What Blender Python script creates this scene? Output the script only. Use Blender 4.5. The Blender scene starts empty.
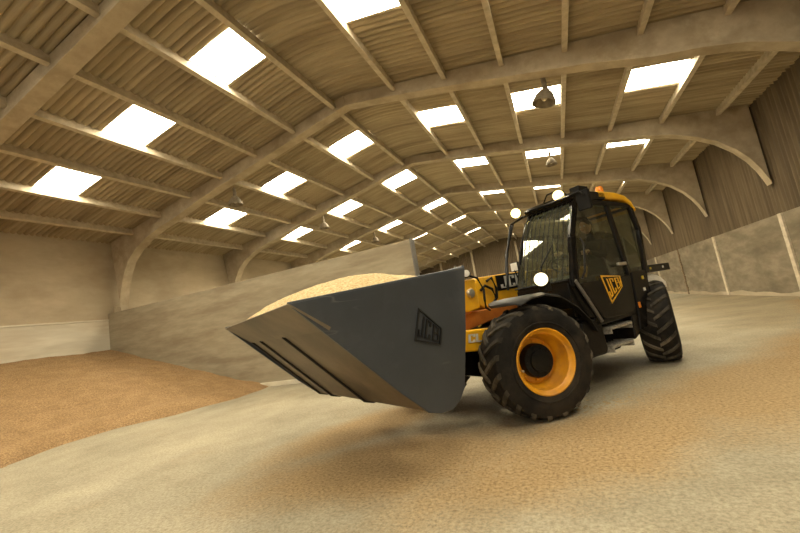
import bpy, bmesh, math, random
from mathutils import Vector, Matrix, noise
random.seed(7)
R_ = math.radians
scene = bpy.context.scene
col = scene.collection

# ------------------------------------------------------------------ camera
CAM_H = 1.314
yaw, pitch, roll, FPX = 0.3783, 0.1317, -0.1662, 382.257
Fv = Vector((-math.sin(yaw) * math.cos(pitch), math.cos(yaw) * math.cos(pitch), math.sin(pitch)))
Rv = Vector((math.cos(yaw), math.sin(yaw), 0)); Uv = Rv.cross(Fv)
R2 = Rv * math.cos(roll) + Uv * math.sin(roll); U2 = -Rv * math.sin(roll) + Uv * math.cos(roll)
camd = bpy.data.cameras.new('camera'); camd.sensor_width = 36; camd.lens = FPX / 800 * 36
camd.clip_start = 0.05; camd.clip_end = 300
cam = bpy.data.objects.new('camera', camd); col.objects.link(cam)
m3 = Matrix((R2, U2, -Fv)).transposed()
cam.matrix_world = Matrix.Translation((0, 0, CAM_H)) @ m3.to_4x4()
scene.camera = cam

# ------------------------------------------------------------------ world, exposure
SKY_STRENGTH = 0.7
SKYLIGHT_STRENGTH = 17.0
scene.view_settings.view_transform = 'Standard'
scene.view_settings.look = 'None'
scene.view_settings.gamma = 1
scene.view_settings.use_curve_mapping = False
scene.view_settings.exposure = 0.14
w = bpy.data.worlds.new('sky'); scene.world = w; w.use_nodes = True
bg = w.node_tree.nodes['Background']
bg.inputs['Color'].default_value = (1.0, 0.90, 0.72, 1); bg.inputs['Strength'].default_value = SKY_STRENGTH


# ------------------------------------------------------------------ materials
def new_mat(name):
    m = bpy.data.materials.new(name); m.use_nodes = True
    nt = m.node_tree; p = nt.nodes['Principled BSDF']
    return m, nt, p


def noise_node(nt, scale, detail=4, rough=.6, stretch=None):
    tc = nt.nodes.new('ShaderNodeTexCoord'); mp = nt.nodes.new('ShaderNodeMapping')
    if stretch: mp.inputs['Scale'].default_value = stretch
    nt.links.new(tc.outputs['Object'], mp.inputs['Vector'])
    n = nt.nodes.new('ShaderNodeTexNoise'); n.inputs['Scale'].default_value = scale
    n.inputs['Detail'].default_value = detail; n.inputs['Roughness'].default_value = rough
    nt.links.new(mp.outputs['Vector'], n.inputs['Vector'])
    return n


def ramp(nt, fac, stops):
    r = nt.nodes.new('ShaderNodeValToRGB')
    el = r.color_ramp.elements
    while len(el) < len(stops): el.new(.5)
    for e, (p, c) in zip(el, stops):
        e.position = p; e.color = (*c, 1)
    nt.links.new(fac, r.inputs['Fac'])
    return r.outputs['Color']


def mixc(nt, fac, a, b, mode='MIX'):
    mx = nt.nodes.new('ShaderNodeMix'); mx.data_type = 'RGBA'; mx.blend_type = mode
    for sock, v in ((mx.inputs[0], fac), (mx.inputs[6], a), (mx.inputs[7], b)):
        if hasattr(v, 'is_output'): nt.links.new(v, sock)
        elif isinstance(v, (int, float)): sock.default_value = v
        else: sock.default_value = (*v, 1)
    return mx.outputs[2]


def bump(nt, p, h, strength=.3, dist=.02):
    b = nt.nodes.new('ShaderNodeBump'); b.inputs['Strength'].default_value = strength
    b.inputs['Distance'].default_value = dist
    nt.links.new(h, b.inputs['Height']); nt.links.new(b.outputs['Normal'], p.inputs['Normal'])


def surf(name, c0, c1, scale=3, rough=.8, metal=0, bs=.2, fine=40, stretch=None, c2=None, scale2=.6, spec=.3, bd=.01):
    """mottled surface: two tones in noise, an optional third in larger stains, fine bump"""
    m, nt, p = new_mat(name)
    n = noise_node(nt, scale, 6, .62, stretch)
    c = ramp(nt, n.outputs['Fac'], [(.35, c0), (.65, c1)])
    if c2:
        n2 = noise_node(nt, scale2, 5, .65, stretch)
        f = ramp(nt, n2.outputs['Fac'], [(.48, (0, 0, 0)), (.66, (1, 1, 1))])
        c = mixc(nt, f, c, c2)
    nt.links.new(c, p.inputs['Base Color'])
    p.inputs['Roughness'].default_value = rough; p.inputs['Metallic'].default_value = metal
    p.inputs['Specular IOR Level'].default_value = spec
    if bs:
        nf = noise_node(nt, fine, 3, .6); bump(nt, p, nf.outputs['Fac'], bs, bd)
    return m


def plain(name, c, rough=.5, metal=0, spec=.5, coat=0):
    d = tuple(x * .82 for x in c)
    m = surf(name, d, c, 6, rough, metal, .04, 60, spec=spec)
    m.node_tree.nodes['Principled BSDF'].inputs['Coat Weight'].default_value = coat
    return m


def emit(name, c, s):
    m, nt, p = new_mat(name)
    p.inputs['Base Color'].default_value = (*c, 1)
    p.inputs['Emission Color'].default_value = (*c, 1); p.inputs['Emission Strength'].default_value = s
    return m


def glass(name, tint=(.55, .58, .5), ior=1.5, veil=.08):
    m, nt, p = new_mat(name); nt.nodes.remove(p)
    out = nt.nodes['Material Output']
    tr = nt.nodes.new('ShaderNodeBsdfTransparent'); tr.inputs['Color'].default_value = (*tint, 1)
    gl = nt.nodes.new('ShaderNodeBsdfGlossy'); gl.inputs['Roughness'].default_value = .02
    lw = nt.nodes.new('ShaderNodeLayerWeight'); lw.inputs['Blend'].default_value = .5
    r0 = ((ior - 1) / (ior + 1)) ** 2
    pw = nt.nodes.new('ShaderNodeMath'); pw.operation = 'POWER'; pw.inputs[1].default_value = 5
    nt.links.new(lw.outputs['Facing'], pw.inputs[0])
    fr = nt.nodes.new('ShaderNodeMath'); fr.operation = 'MULTIPLY_ADD'; fr.inputs[1].default_value = 1 - r0; fr.inputs[2].default_value = r0
    nt.links.new(pw.outputs[0], fr.inputs[0])
    mx = nt.nodes.new('ShaderNodeMixShader')
    nt.links.new(fr.outputs[0], mx.inputs[0]); nt.links.new(tr.outputs[0], mx.inputs[1]); nt.links.new(gl.outputs[0], mx.inputs[2])
    df = nt.nodes.new('ShaderNodeBsdfDiffuse'); df.inputs['Color'].default_value = (.46, .46, .37, 1)  # pale diffuse veil lifts the dark panes, standing in for reflected light
    n = noise_node(nt, 3, 4, .6)
    f = ramp(nt, n.outputs['Fac'], [(.3, (veil * .6,) * 3), (.7, (veil * 1.4,) * 3)])
    m2 = nt.nodes.new('ShaderNodeMixShader'); nt.links.new(f, m2.inputs[0])
    nt.links.new(mx.outputs[0], m2.inputs[1]); nt.links.new(df.outputs[0], m2.inputs[2])
    nt.links.new(m2.outputs[0], out.inputs['Surface'])
    return m


M = {}
M['roof'] = surf('roof_sheet', (.33, .27, .172), (.46, .38, .255), 1.3, .95, 0, .25, 30, (.4, 6, 1), (.26, .205, .13), .45)
M['frame'] = surf('frame_concrete', (.40, .33, .23), (.50, .42, .30), 3, .9, 0, .3, 40, c2=(.34, .275, .185), scale2=1.2)
M['purlin'] = surf('purlin_concrete', (.44, .37, .26), (.60, .52, .39), 5, .9, 0, .2, 40)
M['skylight'] = emit('skylight_sheet', (1, .92, .72), SKYLIGHT_STRENGTH)
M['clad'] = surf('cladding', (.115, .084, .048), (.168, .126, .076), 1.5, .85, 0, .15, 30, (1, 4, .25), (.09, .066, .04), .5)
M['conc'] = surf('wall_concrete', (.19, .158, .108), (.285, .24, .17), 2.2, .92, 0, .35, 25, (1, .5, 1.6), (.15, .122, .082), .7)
M['conc_left'] = surf('wall_concrete_upper', (.42, .35, .245), (.53, .45, .33), .8, .92, 0, .3, 25, (1, .6, 1.3), (.35, .28, .19), .35)
M['whitewash'] = surf('wall_whitewash', (.60, .56, .46), (.72, .68, .57), 1.0, .9, 0, .2, 25, (1, .4, 2.5), (.50, .43, .32), .4)
M['wood'] = surf('partition_concrete', (.29, .245, .17), (.365, .315, .225), 2.4, .92, 0, .35, 18, (.6, 1, 3.2), (.25, .205, .14), .8)
M['pale_post'] = surf('pale_post', (.5, .43, .31), (.68, .6, .46), 6, .9, 0, .2, 40)
M['rust_post'] = surf('rusty_post', (.12, .08, .05), (.32, .24, .15), 14, .9, 0, .3, 40)
M['lamp_metal'] = surf('lamp_metal', (.20, .16, .11), (.32, .27, .19), 8, .7, .2, .1)
M['lamp_glass'] = surf('lamp_glass', (.6, .52, .38), (.7, .62, .48), 6, .4, 0, 0)
M['rubber'] = surf('tyre_rubber', (.012, .011, .010), (.024, .021, .018), 5, .8, 0, .25, 60, None, (.040, .032, .023), 2.2, .12)
M['lug'] = surf('tyre_lug', (.032, .028, .023), (.075, .065, .05), 7, .8, 0, .25, 60, None, (.17, .142, .105), 2.6, .12)
M['orange'] = surf('rim_paint', (.74, .33, .010), (.82, .39, .014), 6, .42, 0, .05, 40, None, (.55, .24, .03), 3.0, .5)
M['yellow'] = surf('yellow_paint', (.78, .40, .010), (.84, .46, .014), 5, .35, 0, .04, 40, None, (.62, .32, .03), 2.5, .5)
M['red'] = surf('orange_red_paint', (.34, .10, .015), (.46, .15, .02), 5, .5, 0, .05, 40)
M['black'] = plain('black_paint', (.009, .0085, .008), .3, 0, .2)
M['black_body'] = surf('black_body', (.006, .0055, .005), (.011, .0095, .008), 3, .15, 0, .03, 50, None, (.014, .011, .008), 1.5, .16)
M['plastic'] = plain('black_plastic', (.010, .009, .008), .5, 0, .15)
M['fender'] = surf('fender_plastic', (.016, .015, .013), (.030, .027, .022), 4, .38, 0, .05, 50, spec=.25)
M['steel'] = plain('bright_steel', (.62, .58, .5), .35, .85)
M['grey_metal'] = plain('grey_metal', (.17, .16, .145), .45, .3)
M['step'] = surf('step_plate', (.3, .28, .24), (.62, .6, .54), 30, .45, .6, .5, 90)
M['white'] = plain('white_paint', (.82, .80, .74), .45)
M['interior'] = plain('cab_trim', (.035, .032, .027), .7)
M['bucket'] = surf('bucket_paint', (.046, .052, .062), (.060, .068, .080), 1.1, .40, .1, .06, 60, (1, 1, 1), (.082, .090, .102), 1.0, .5)
_m = M['bucket']; _nt = _m.node_tree; _p = _nt.nodes['Principled BSDF']
_src = _p.inputs['Base Color'].links[0].from_socket
_n = noise_node(_nt, 2.2, 2, .5, (.5, 1, 2.6)); _n2 = noise_node(_nt, 1.4, 2, .5)
_line = ramp(_nt, _n.outputs['Fac'], [(.488, (0, 0, 0)), (.5, (1, 1, 1)), (.512, (0, 0, 0))])
_msk = ramp(_nt, _n2.outputs['Fac'], [(.50, (0, 0, 0)), (.62, (.55, .55, .55))])
_nt.links.new(mixc(_nt, mixc(_nt, 1.0, _line, _msk, 'MULTIPLY'), _src, (.17, .17, .165)), _p.inputs['Base Color'])
M['bucket_floor'] = surf('bucket_worn_steel', (.135, .105, .068), (.20, .155, .105), 2.0, .5, .2, .1, 40, (1, 1, 1), (.10, .08, .055), 1.2)
M['strip'] = plain('wear_strip', (.03, .025, .02), .6, .2)
M['emblem'] = plain('emblem_black', (.012, .012, .012), .45)
M['glass'] = glass('cab_glass', (.72, .74, .66), 1.5, .02)
M['screen'] = glass('windscreen_glass', (.80, .86, .76), 2.0, .05)
M['lamp_on'] = emit('lamp_lens_on', (1, .78, .30), 4.5)
M['lamp_on_big'] = emit('headlamp_lens_on', (1, .84, .52), 2.2)
M['amber'] = plain('amber_lens', (.8, .25, .02), .25)
M['reflector'] = plain('yellow_reflector', (.7, .5, .02), .3)
M['skin'] = plain('skin', (.62, .40, .27), .6)
M['dark_cloth'] = surf('dark_cloth', (.02, .02, .022), (.035, .033, .033), 10, .9)
M['hair'] = plain('hair', (.06, .04, .025), .7)


def grain_mat(name, ca, cb, cc, scale=130, big=1.2):
    m, nt, p = new_mat(name)
    n = noise_node(nt, scale, 2, .7)
    c = ramp(nt, n.outputs['Fac'], [(.3, ca), (.5, cb), (.7, cc)])
    n2 = noise_node(nt, big, 4, .55)
    f = ramp(nt, n2.outputs['Fac'], [(.4, (.90, .88, .85)), (.62, (1.06, 1.06, 1.06))])
    c = mixc(nt, 1.0, c, f, 'MULTIPLY')
    nt.links.new(c, p.inputs['Base Color']); p.inputs['Roughness'].default_value = .85
    p.inputs['Specular IOR Level'].default_value = .2
    bump(nt, p, n.outputs['Fac'], .55, .012)
    return m


M['grain'] = grain_mat('wheat_grain', (.36, .25, .12), (.62, .46, .25), (.86, .70, .44), 48)
M['grain_pile'] = grain_mat('barley_pile', (.20, .125, .058), (.325, .21, .105), (.46, .31, .165), 36, 2.5)
M['grain_spill'] = grain_mat('spilled_grain', (.28, .205, .115), (.39, .29, .165), (.50, .385, .235), 60)


def floor_mat():
    m, nt, p = new_mat('floor_concrete')
    n = noise_node(nt, .8, 8, .68)
    c = ramp(nt, n.outputs['Fac'], [(.34, (.30, .27, .205)), (.64, (.44, .40, .315))])
    nd = noise_node(nt, 34, 5, .8)
    d = ramp(nt, nd.outputs['Fac'], [(.36, (.66, .64, .58)), (.60, (1.15, 1.14, 1.1))])
    c = mixc(nt, 1.0, c, d, 'MULTIPLY')
    # grain dust trodden into the concrete round the machine: soft stains with shapes of their own
    tc = nt.nodes.new('ShaderNodeTexCoord'); sx = nt.nodes.new('ShaderNodeSeparateXYZ')
    nt.links.new(tc.outputs['Object'], sx.inputs[0])

    def math_(op, a, b=None):
        k = nt.nodes.new('ShaderNodeMath'); k.operation = op
        for s, v in zip(k.inputs, (a, b)):
            if v is None: continue
            if hasattr(v, 'is_output'): nt.links.new(v, s)
            else: s.default_value = v
        return k.outputs[0]

    def blob(x, y, ang, a, b):
        dx = math_('SUBTRACT', sx.outputs[0], x); dy = math_('SUBTRACT', sx.outputs[1], y)
        ca, sa = math.cos(ang), math.sin(ang)
        u = math_('DIVIDE', math_('ADD', math_('MULTIPLY', dx, ca), math_('MULTIPLY', dy, sa)), a)
        v = math_('DIVIDE', math_('SUBTRACT', math_('MULTIPLY', dy, ca), math_('MULTIPLY', dx, sa)), b)
        r = math_('SQRT', math_('ADD', math_('MULTIPLY', u, u), math_('MULTIPLY', v, v)))
        return math_('MAXIMUM', math_('SUBTRACT', 1.0, r), 0.0)

    f = None
    for bl in DUST:
        b_ = blob(*bl); f = b_ if f is None else math_('MAXIMUM', f, b_)
    nn = noise_node(nt, .9, 6, .65)
    f = math_('ADD', math_('MULTIPLY', f, 1.5), math_('MULTIPLY', math_('SUBTRACT', nn.outputs['Fac'], .5), 1.3))
    n3 = noise_node(nt, 40, 5, .8)
    f = math_('ADD', f, math_('MULTIPLY', math_('SUBTRACT', n3.outputs['Fac'], .5), .9))
    fr = ramp(nt, f, [(.12, (0, 0, 0)), (.80, (1, 1, 1))])
    gc = ramp(nt, nd.outputs['Fac'], [(.36, (.20, .135, .065)), (.5, (.37, .26, .135)), (.64, (.52, .38, .21))])
    c = mixc(nt, fr, c, gc)
    # darker, browner patches over the right side of the store
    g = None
    for bl in DARK_BROWN:
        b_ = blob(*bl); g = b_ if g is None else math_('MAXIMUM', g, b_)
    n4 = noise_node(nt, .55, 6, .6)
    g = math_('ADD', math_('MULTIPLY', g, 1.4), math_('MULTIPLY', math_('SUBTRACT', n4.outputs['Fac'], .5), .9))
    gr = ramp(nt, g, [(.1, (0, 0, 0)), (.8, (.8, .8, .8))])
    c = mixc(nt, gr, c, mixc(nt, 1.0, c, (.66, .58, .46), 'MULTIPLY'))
    nt.links.new(c, p.inputs['Base Color']); p.inputs['Roughness'].default_value = .8
    p.inputs['Specular IOR Level'].default_value = .25
    bump(nt, p, nd.outputs['Fac'], .35, .006)
    return m


# x, y, angle, half length, half width of the dusty patches, then of the darker brown ones
DUST = [(-1.7, 3.35, R_(20), 2.2, .95), (.1, 3.8, R_(42), 2.6, .95), (1.9, 5.4, R_(46), 3.2, 1.2), (3.7, 7.3, R_(50), 3.2, 1.3), (5.2, 10.5, R_(75), 5, .8), (-2.6, 4.6, R_(60), 2.0, .8)]
DARK_BROWN = [(6.0, 14, R_(85), 16, 4.5), (2.6, 2.6, R_(50), 3.5, 1.6)]
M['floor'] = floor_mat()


# ------------------------------------------------------------------ mesh helpers
class MB:
    def __init__(self): self.bm = bmesh.new()

    def box(self, c, s, rot=None):
        vs = []
        for x in (-.5, .5):
            for y in (-.5, .5):
                for z in (-.5, .5):
                    v = Vector((x * s[0], y * s[1], z * s[2]))
                    if rot is not None: v = rot @ v
                    vs.append(self.bm.verts.new(v + Vector(c)))
        for f in ((0, 1, 3, 2), (4, 6, 7, 5), (0, 4, 5, 1), (2, 3, 7, 6), (0, 2, 6, 4), (1, 5, 7, 3)):
            self.bm.faces.new([vs[i] for i in f])
        return self

    def hexa(self, pts):
        """8 points: four of one face in order, then the matching four of the other"""
        vs = [self.bm.verts.new(Vector(p)) for p in pts]
        for f in ((3, 2, 1, 0), (4, 5, 6, 7), (0, 1, 5, 4), (1, 2, 6, 5), (2, 3, 7, 6), (3, 0, 4, 7)):
            self.bm.faces.new([vs[i] for i in f])
        return self

    def loft(self, rings, close=True, caps=True):
        rr = [[self.bm.verts.new(Vector(p)) for p in r] for r in rings]
        n = len(rr[0])
        for a, b in zip(rr, rr[1:]):
            for i in range(n if close else n - 1):
                j = (i + 1) % n
                self.bm.faces.new((a[i], a[j], b[j], b[i]))
        if caps and close:
            self.bm.faces.new(rr[0][::-1]); self.bm.faces.new(rr[-1])
        return self

    def prism(self, prof, y0, y1):
        """profile of (x, z) pulled along y"""
        return self.loft([[(x, y0, z) for x, z in prof], [(x, y1, z) for x, z in prof]])

    def tube(self, pts, r, n=8):
        pts = [Vector(p) for p in pts]; rings = []
        for i, p in enumerate(pts):
            d = (pts[min(i + 1, len(pts) - 1)] - pts[max(i - 1, 0)]).normalized()
            a = Vector((0, 0, 1)) if abs(d.z) < .9 else Vector((1, 0, 0))
            u = d.cross(a).normalized(); v = d.cross(u)
            rad = r[i] if isinstance(r, (list, tuple)) else r
            rings.append([p + rad * (math.cos(t) * u + math.sin(t) * v) for t in [2 * math.pi * k / n for k in range(n)]])
        return self.loft(rings)

    def lathe(self, prof, n=40, origin=(0, 0, 0), axis=(0, 0, 1), caps=False):
        """profile of (r, h) turned about axis"""
        A = Vector(axis).normalized(); a = Vector((1, 0, 0)) if abs(A.x) < .9 else Vector((0, 1, 0))
        u = A.cross(a).normalized(); v = A.cross(u); O = Vector(origin)
        rings = [[O + A * h + r * (math.cos(t) * u + math.sin(t) * v) for t in [2 * math.pi * k / n for k in range(n)]] for r, h in prof]
        return self.loft(rings, True, caps)

    def sphere(self, c, r, seg=14, sq=(1, 1, 1)):
        res = bmesh.ops.create_uvsphere(self.bm, u_segments=seg, v_segments=max(6, seg // 2 + 2), radius=r)
        for v in res['verts']: v.co = Vector((v.co.x * sq[0], v.co.y * sq[1], v.co.z * sq[2])) + Vector(c)
        return self

    def build(self, name, mat, parent=None, bevel=0, smooth=None, weld=0):
        if weld: bmesh.ops.remove_doubles(self.bm, verts=self.bm.verts, dist=weld)
        bmesh.ops.recalc_face_normals(self.bm, faces=self.bm.faces)
        me = bpy.data.meshes.new(name); self.bm.to_mesh(me); self.bm.free()
        me.materials.append(mat)
        o = bpy.data.objects.new(name, me); col.objects.link(o)
        if parent: o.parent = parent
        if bevel:
            b = o.modifiers.new('bevel', 'BEVEL'); b.width = bevel; b.segments = 2; b.limit_method = 'ANGLE'; b.angle_limit = R_(40)
        if smooth is not None:
            me.shade_smooth() if hasattr(me, 'shade_smooth') else None
            try: me.set_sharp_from_angle(angle=R_(smooth))
            except Exception: pass
        return o


def tag(o, label, cat, group=None, kind=None):
    o['label'] = label; o['category'] = cat
    if group: o['group'] = group
    if kind: o['kind'] = kind
    return o


def structure(o, label, cat, group=None): return tag(o, label, cat, group, 'structure')


def empty(name, loc, rz=0):
    o = bpy.data.objects.new(name, None); col.objects.link(o)
    o.location = loc; o.rotation_euler = (0, 0, rz); o.empty_display_size = .2
    return o


def copy_tree(o, parent=None):
    c = o.copy(); col.objects.link(c); c.parent = parent
    for ch in list(o.children): copy_tree(ch, c)
    return c


ORD = ['first', 'second', 'third', 'fourth', 'fifth', 'sixth', 'seventh', 'eighth', 'ninth', 'tenth', 'eleventh', 'twelfth']

# ------------------------------------------------------------------ building shell
XL, XR, ZE, SL = -15.296, 6.384, 5.935, 0.17348
XM = (XL + XR) / 2; ZRIDGE = ZE + SL * (XM - XL)
YN, YF = -6.69, 41.2
F1, BAY = 9.286, 5.323
FRAMES = [F1 + BAY * k for k in range(-3, 7)]             # the last stands at the far gable
ZC = 2.49                                                 # top of the concrete on the right


def zroof(x):
    z = min(ZE + SL * (x - XL), ZE + SL * (XR - x))
    d = abs(x - XM)
    if d < .75: z -= SL * (.75 - d) ** 2 / (2 * .75) * 1.0
    return z


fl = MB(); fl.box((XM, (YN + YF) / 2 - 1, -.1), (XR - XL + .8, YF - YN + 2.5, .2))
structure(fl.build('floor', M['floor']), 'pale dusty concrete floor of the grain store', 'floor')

# skylight bays: start and end along the building
SKY = [(-5.0, -3.85), (.3, 1.45), (5.58, 6.64), (11.0, 12.18), (15.35, 16.75), (20.8, 22.1), (25.95, 27.1), (31.4, 32.5), (36.7, 37.8)]
PL = [-4.85, -6.3, -7.82, -9.35, -10.84, -12.4, -13.95]
PR = [-2.98, -1.59, -.18, 1.2, 2.66, 4.12, 5.59]
ROWS_L = [(-15.45, -13.95), (-13.95, -12.4), (-12.4, -10.84), (-10.84, -9.35), (-9.35, -7.82), (-7.82, -6.3), (-6.3, -4.85)]
ROWS_R = [(-2.98, -1.59), (-1.59, -.18), (-.18, 1.2), (1.2, 2.66), (2.66, 4.12), (4.12, 5.59), (5.59, 6.5)]
SKYROWS = [(-6.3, -4.85), (-9.35, -7.82), (-12.4, -10.84), (-2.98, -1.59), (-.18, 1.2), (2.66, 4.12)]
PITCH, NP, AMP = .16, 8, .065
STEP = PITCH / NP
NCOL = int((YF - YN) / STEP)


def ywave(i): return AMP * ((1 - abs(math.sin(math.pi * i / NP))) ** 1.3 - .36)


def sheet_rows(mb, rows, skip, lo=0, hi=NCOL):
    for (x0, x1) in rows:
        holes = [(int((a - YN) / STEP), int((b - YN) / STEP)) for a, b in SKY] if skip and (x0, x1) in SKYROWS else []
        n = 2
        xs = [x0 + (x1 - x0) * k / n for k in range(n + 1)]
        up = 0.012
        prev = None
        for i in range(lo, hi + 1):
            y = YN + i * STEP
            # each sheet's lower edge overlaps the one below
            low = -1 if x0 < XM - .8 else 1
            rowv = [mb.bm.verts.new((x, y, zroof(x) + ywave(i) - (up if (low < 0 and k == 0) or (low > 0 and k == n) else -up))) for k, x in enumerate(xs)]
            if prev and not any(a < i <= b for a, b in holes):
                for k in range(n): mb.bm.faces.new((prev[k], prev[k + 1], rowv[k + 1], rowv[k]))
            prev = rowv
    for v in [v for v in mb.bm.verts if not v.link_faces]: mb.bm.verts.remove(v)


mb = MB(); sheet_rows(mb, ROWS_L, True)
structure(mb.build('ceiling_left', M['roof'], smooth=60), 'corrugated sheet underside of the left roof slope', 'roof')
mb = MB(); sheet_rows(mb, ROWS_R, True)
structure(mb.build('ceiling_right', M['roof'], smooth=60), 'corrugated sheet underside of the right roof slope', 'roof')
mb = MB()
prev = None
xs = [-4.85 + (1.87) * k / 8 for k in range(9)]
for i in range(NCOL + 1):
    y = YN + i * STEP
    seam = .03 if (i // 36) % 2 else 0
    rowv = [mb.bm.verts.new((x, y, zroof(x) + ywave(i) * .45 + seam)) for x in xs]
    if prev:
        for k in range(8): mb.bm.faces.new((prev[k], prev[k + 1], rowv[k + 1], rowv[k]))
    prev = rowv
structure(mb.build('ceiling_ridge', M['roof'], smooth=50), 'curved ridge sheets along the top of the roof', 'roof')

wn = 0
side_names = {0: 'upper row of the left roof slope', 1: 'middle row of the left roof slope', 2: 'lowest row of the left roof slope',
              3: 'upper row of the right roof slope', 4: 'middle row of the right roof slope', 5: 'lowest row of the right roof slope'}
for r, (x0, x1) in enumerate(SKYROWS):
    for b, (a, e) in enumerate(SKY):
        i0, i1 = int((a - YN) / STEP), int((e - YN) / STEP)
        mb = MB(); prev = None
        for i in range(i0, i1 + 1):
            rowv = [mb.bm.verts.new((x, YN + i * STEP, zroof(x) + ywave(i) + .004)) for x in (x0 + .05, x1 - .05)]
            if prev: mb.bm.faces.new((prev[0], prev[1], rowv[1], rowv[0]))
            prev = rowv
        wn += 1
        o = mb.build('window_%d' % wn, M['skylight'], smooth=60)
        structure(o, 'glowing rooflight sheet, %s in the %s' % (ORD[b - 2] + ' one' if b > 1 else 'one behind the camera', side_names[r]), 'skylight', 'rooflight sheets in the roof')

# purlins
for side, xs in (('left', PL), ('right', PR)):
    for k, x in enumerate(xs):
        z = zroof(x) - .03
        mb = MB()
        rot = Matrix.Rotation(math.atan(SL) * (-1 if side == 'left' else 1), 3, 'Y')
        mb.box((x, (YN + YF) / 2, z - .065), (.075, YF - YN, .215), rot)
        mb.box((x, (YN + YF) / 2, z - .18), (.12, YF - YN, .035), rot)
        structure(mb.build('roof_purlin', M['purlin'], bevel=.006), 'long concrete purlin under the %s roof slope, %s from the ridge' % (side, ORD[k]), 'purlin', 'roof purlins')

# portal frames
HA = [(0.04, 3.40), (.10, 3.62), (.20, 3.92), (.36, 4.27), (.62, 4.66), (1.0, 5.05), (1.5, 5.38), (2.1, 5.66), (2.8, 5.86), (3.6, 5.99 + .02)]


def zraw(x): return min(ZE + SL * (x - XL), ZE + SL * (XR - x))


def portal(y, column_left=True):
    mb = MB(); hw = .13
    deep = .22 if abs(y - F1) < .01 else 0       # the nearest full frame has a deeper right haunch
    top, bot = [], []
    for d, z in HA:
        top.append((XL + d, zraw(XL + d) - .02)); bot.append((XL + .36 + d, z + .03) if False else (XL + d + .38 * max(0, 1 - d / 1.2), z))
    xs = [XL + 3.6 + (XM - XL - 3.6) * k / 6 for k in range(1, 7)]
    for x in xs: top.append((x, zraw(x) - .02)); bot.append((x, zraw(x) - .33 - .14 * min(1, abs(x - XM) / 7)))
    rt, rb = [], []
    for d, z in HA: rt.append((XR - d, zraw(XR - d) - .02)); rb.append((XR - d, z - deep * min(1, max(0, (z - 4.2) / 1.2))))
    xs = [XR - 3.6 - (XR - 3.6 - XM) * k / 6 for k in range(1, 6)]
    for x in xs: rt.append((x, zraw(x) - .02)); rb.append((x, zraw(x) - .33 - .14 * min(1, abs(x - XM) / 7) - deep * max(0, min(1, (x + 2.5) / 5.5))))
    top += rt[::-1]; bot += rb[::-1]
    for (ta, tb, ba, bb) in zip(top, top[1:], bot, bot[1:]):
        for yy, flip in ((y - hw, False), (y + hw, True)): pass
    rings = []
    for t, b in zip(top, bot):
        rings.append([(t[0], y - hw, t[1]), (t[0], y + hw, t[1]), (b[0], y + hw, b[1]), (b[0], y - hw, b[1])])
    mb.loft(rings)
    # raised rib along the lower edge
    rings = []
    for b in bot:
        rings.append([(b[0], y - hw - .03, b[1] + .07), (b[0], y + hw + .03, b[1] + .07), (b[0], y + hw + .03, b[1] - .015), (b[0], y - hw - .03, b[1] - .015)])
    mb.loft(rings)
    # left column down to the floor
    mb.hexa([(XL + .0, y - hw, 0), (XL + .42, y - hw, 0), (XL + .42, y + hw, 0), (XL + .0, y + hw, 0),
             (XL + .0, y - hw, 3.5), (XL + .42, y - hw, 3.42), (XL + .42, y + hw, 3.42), (XL + .0, y + hw, 3.5)])
    # splice plates by the ridge
    mb.box((XM + 1.35, y - hw - .01, zraw(XM + 1.35) - .19), (.10, .04, .34)); mb.box((XM - .05, y - hw - .01, zraw(XM) - .19), (.05, .04, .30))
    return mb.build('portal_frame', M['frame'], bevel=.008)


for k, y in enumerate(FRAMES[:-1]):
    lab = ('concrete portal frame with curved haunches, %s seen from the camera' % ORD[k - 2]) if k > 1 else 'concrete portal frame behind the camera'
    structure(portal(y), lab, 'portal frame', 'concrete portal frames')

# left wall: whitewashed foot, brown concrete above
mb = MB(); mb.box((XL - .1, (YN + YF) / 2, 3.02 + (ZE - 3.02) / 2), (.2, YF - YN, ZE - 3.02 + .06))
structure(mb.build('wall_left', M['conc_left']), 'brown stained concrete upper half of the left wall', 'wall')
mb = MB(); mb.box((XL - .085, (YN + YF) / 2, 1.51), (.2, YF - YN, 3.02)); mb.box((XL + .018, (YN + 9) / 2, 2.98), (.05, 9 - YN, .05))
structure(mb.build('wall_left_lower', M['whitewash'], bevel=.01), 'whitewashed lower half of the left wall behind the grain pile', 'wall')
# right wall: concrete below, corrugated cladding above
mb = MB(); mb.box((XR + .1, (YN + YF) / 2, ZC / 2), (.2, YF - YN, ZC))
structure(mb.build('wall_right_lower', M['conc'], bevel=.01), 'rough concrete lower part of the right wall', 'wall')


def clad(axis_pts, zt, name, label, pitch=.2):
    mb = MB(); prev = None
    (ax, ay), (bx, by) = axis_pts
    L = math.hypot(bx - ax, by - ay); n = int(L / pitch * 6)
    nx, ny = -(by - ay) / L, (bx - ax) / L
    for i in range(n + 1):
        t = i / n; o = .036 * math.cos(i / 6 * 2 * math.pi)
        x, y = ax + (bx - ax) * t + nx * o, ay + (by - ay) * t + ny * o
        rowv = [mb.bm.verts.new((x, y, z)) for z in (ZC - .06, zt(x))]
        if prev: mb.bm.faces.new((prev[0], prev[1], rowv[1], rowv[0]))
        prev = rowv
    return structure(mb.build(name, M['clad'], smooth=60), label, 'wall')


clad([(XR + .05, YN), (XR + .05, YF)], lambda x: ZE + .02, 'wall_right', 'brown corrugated sheeting on the upper right wall')
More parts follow.
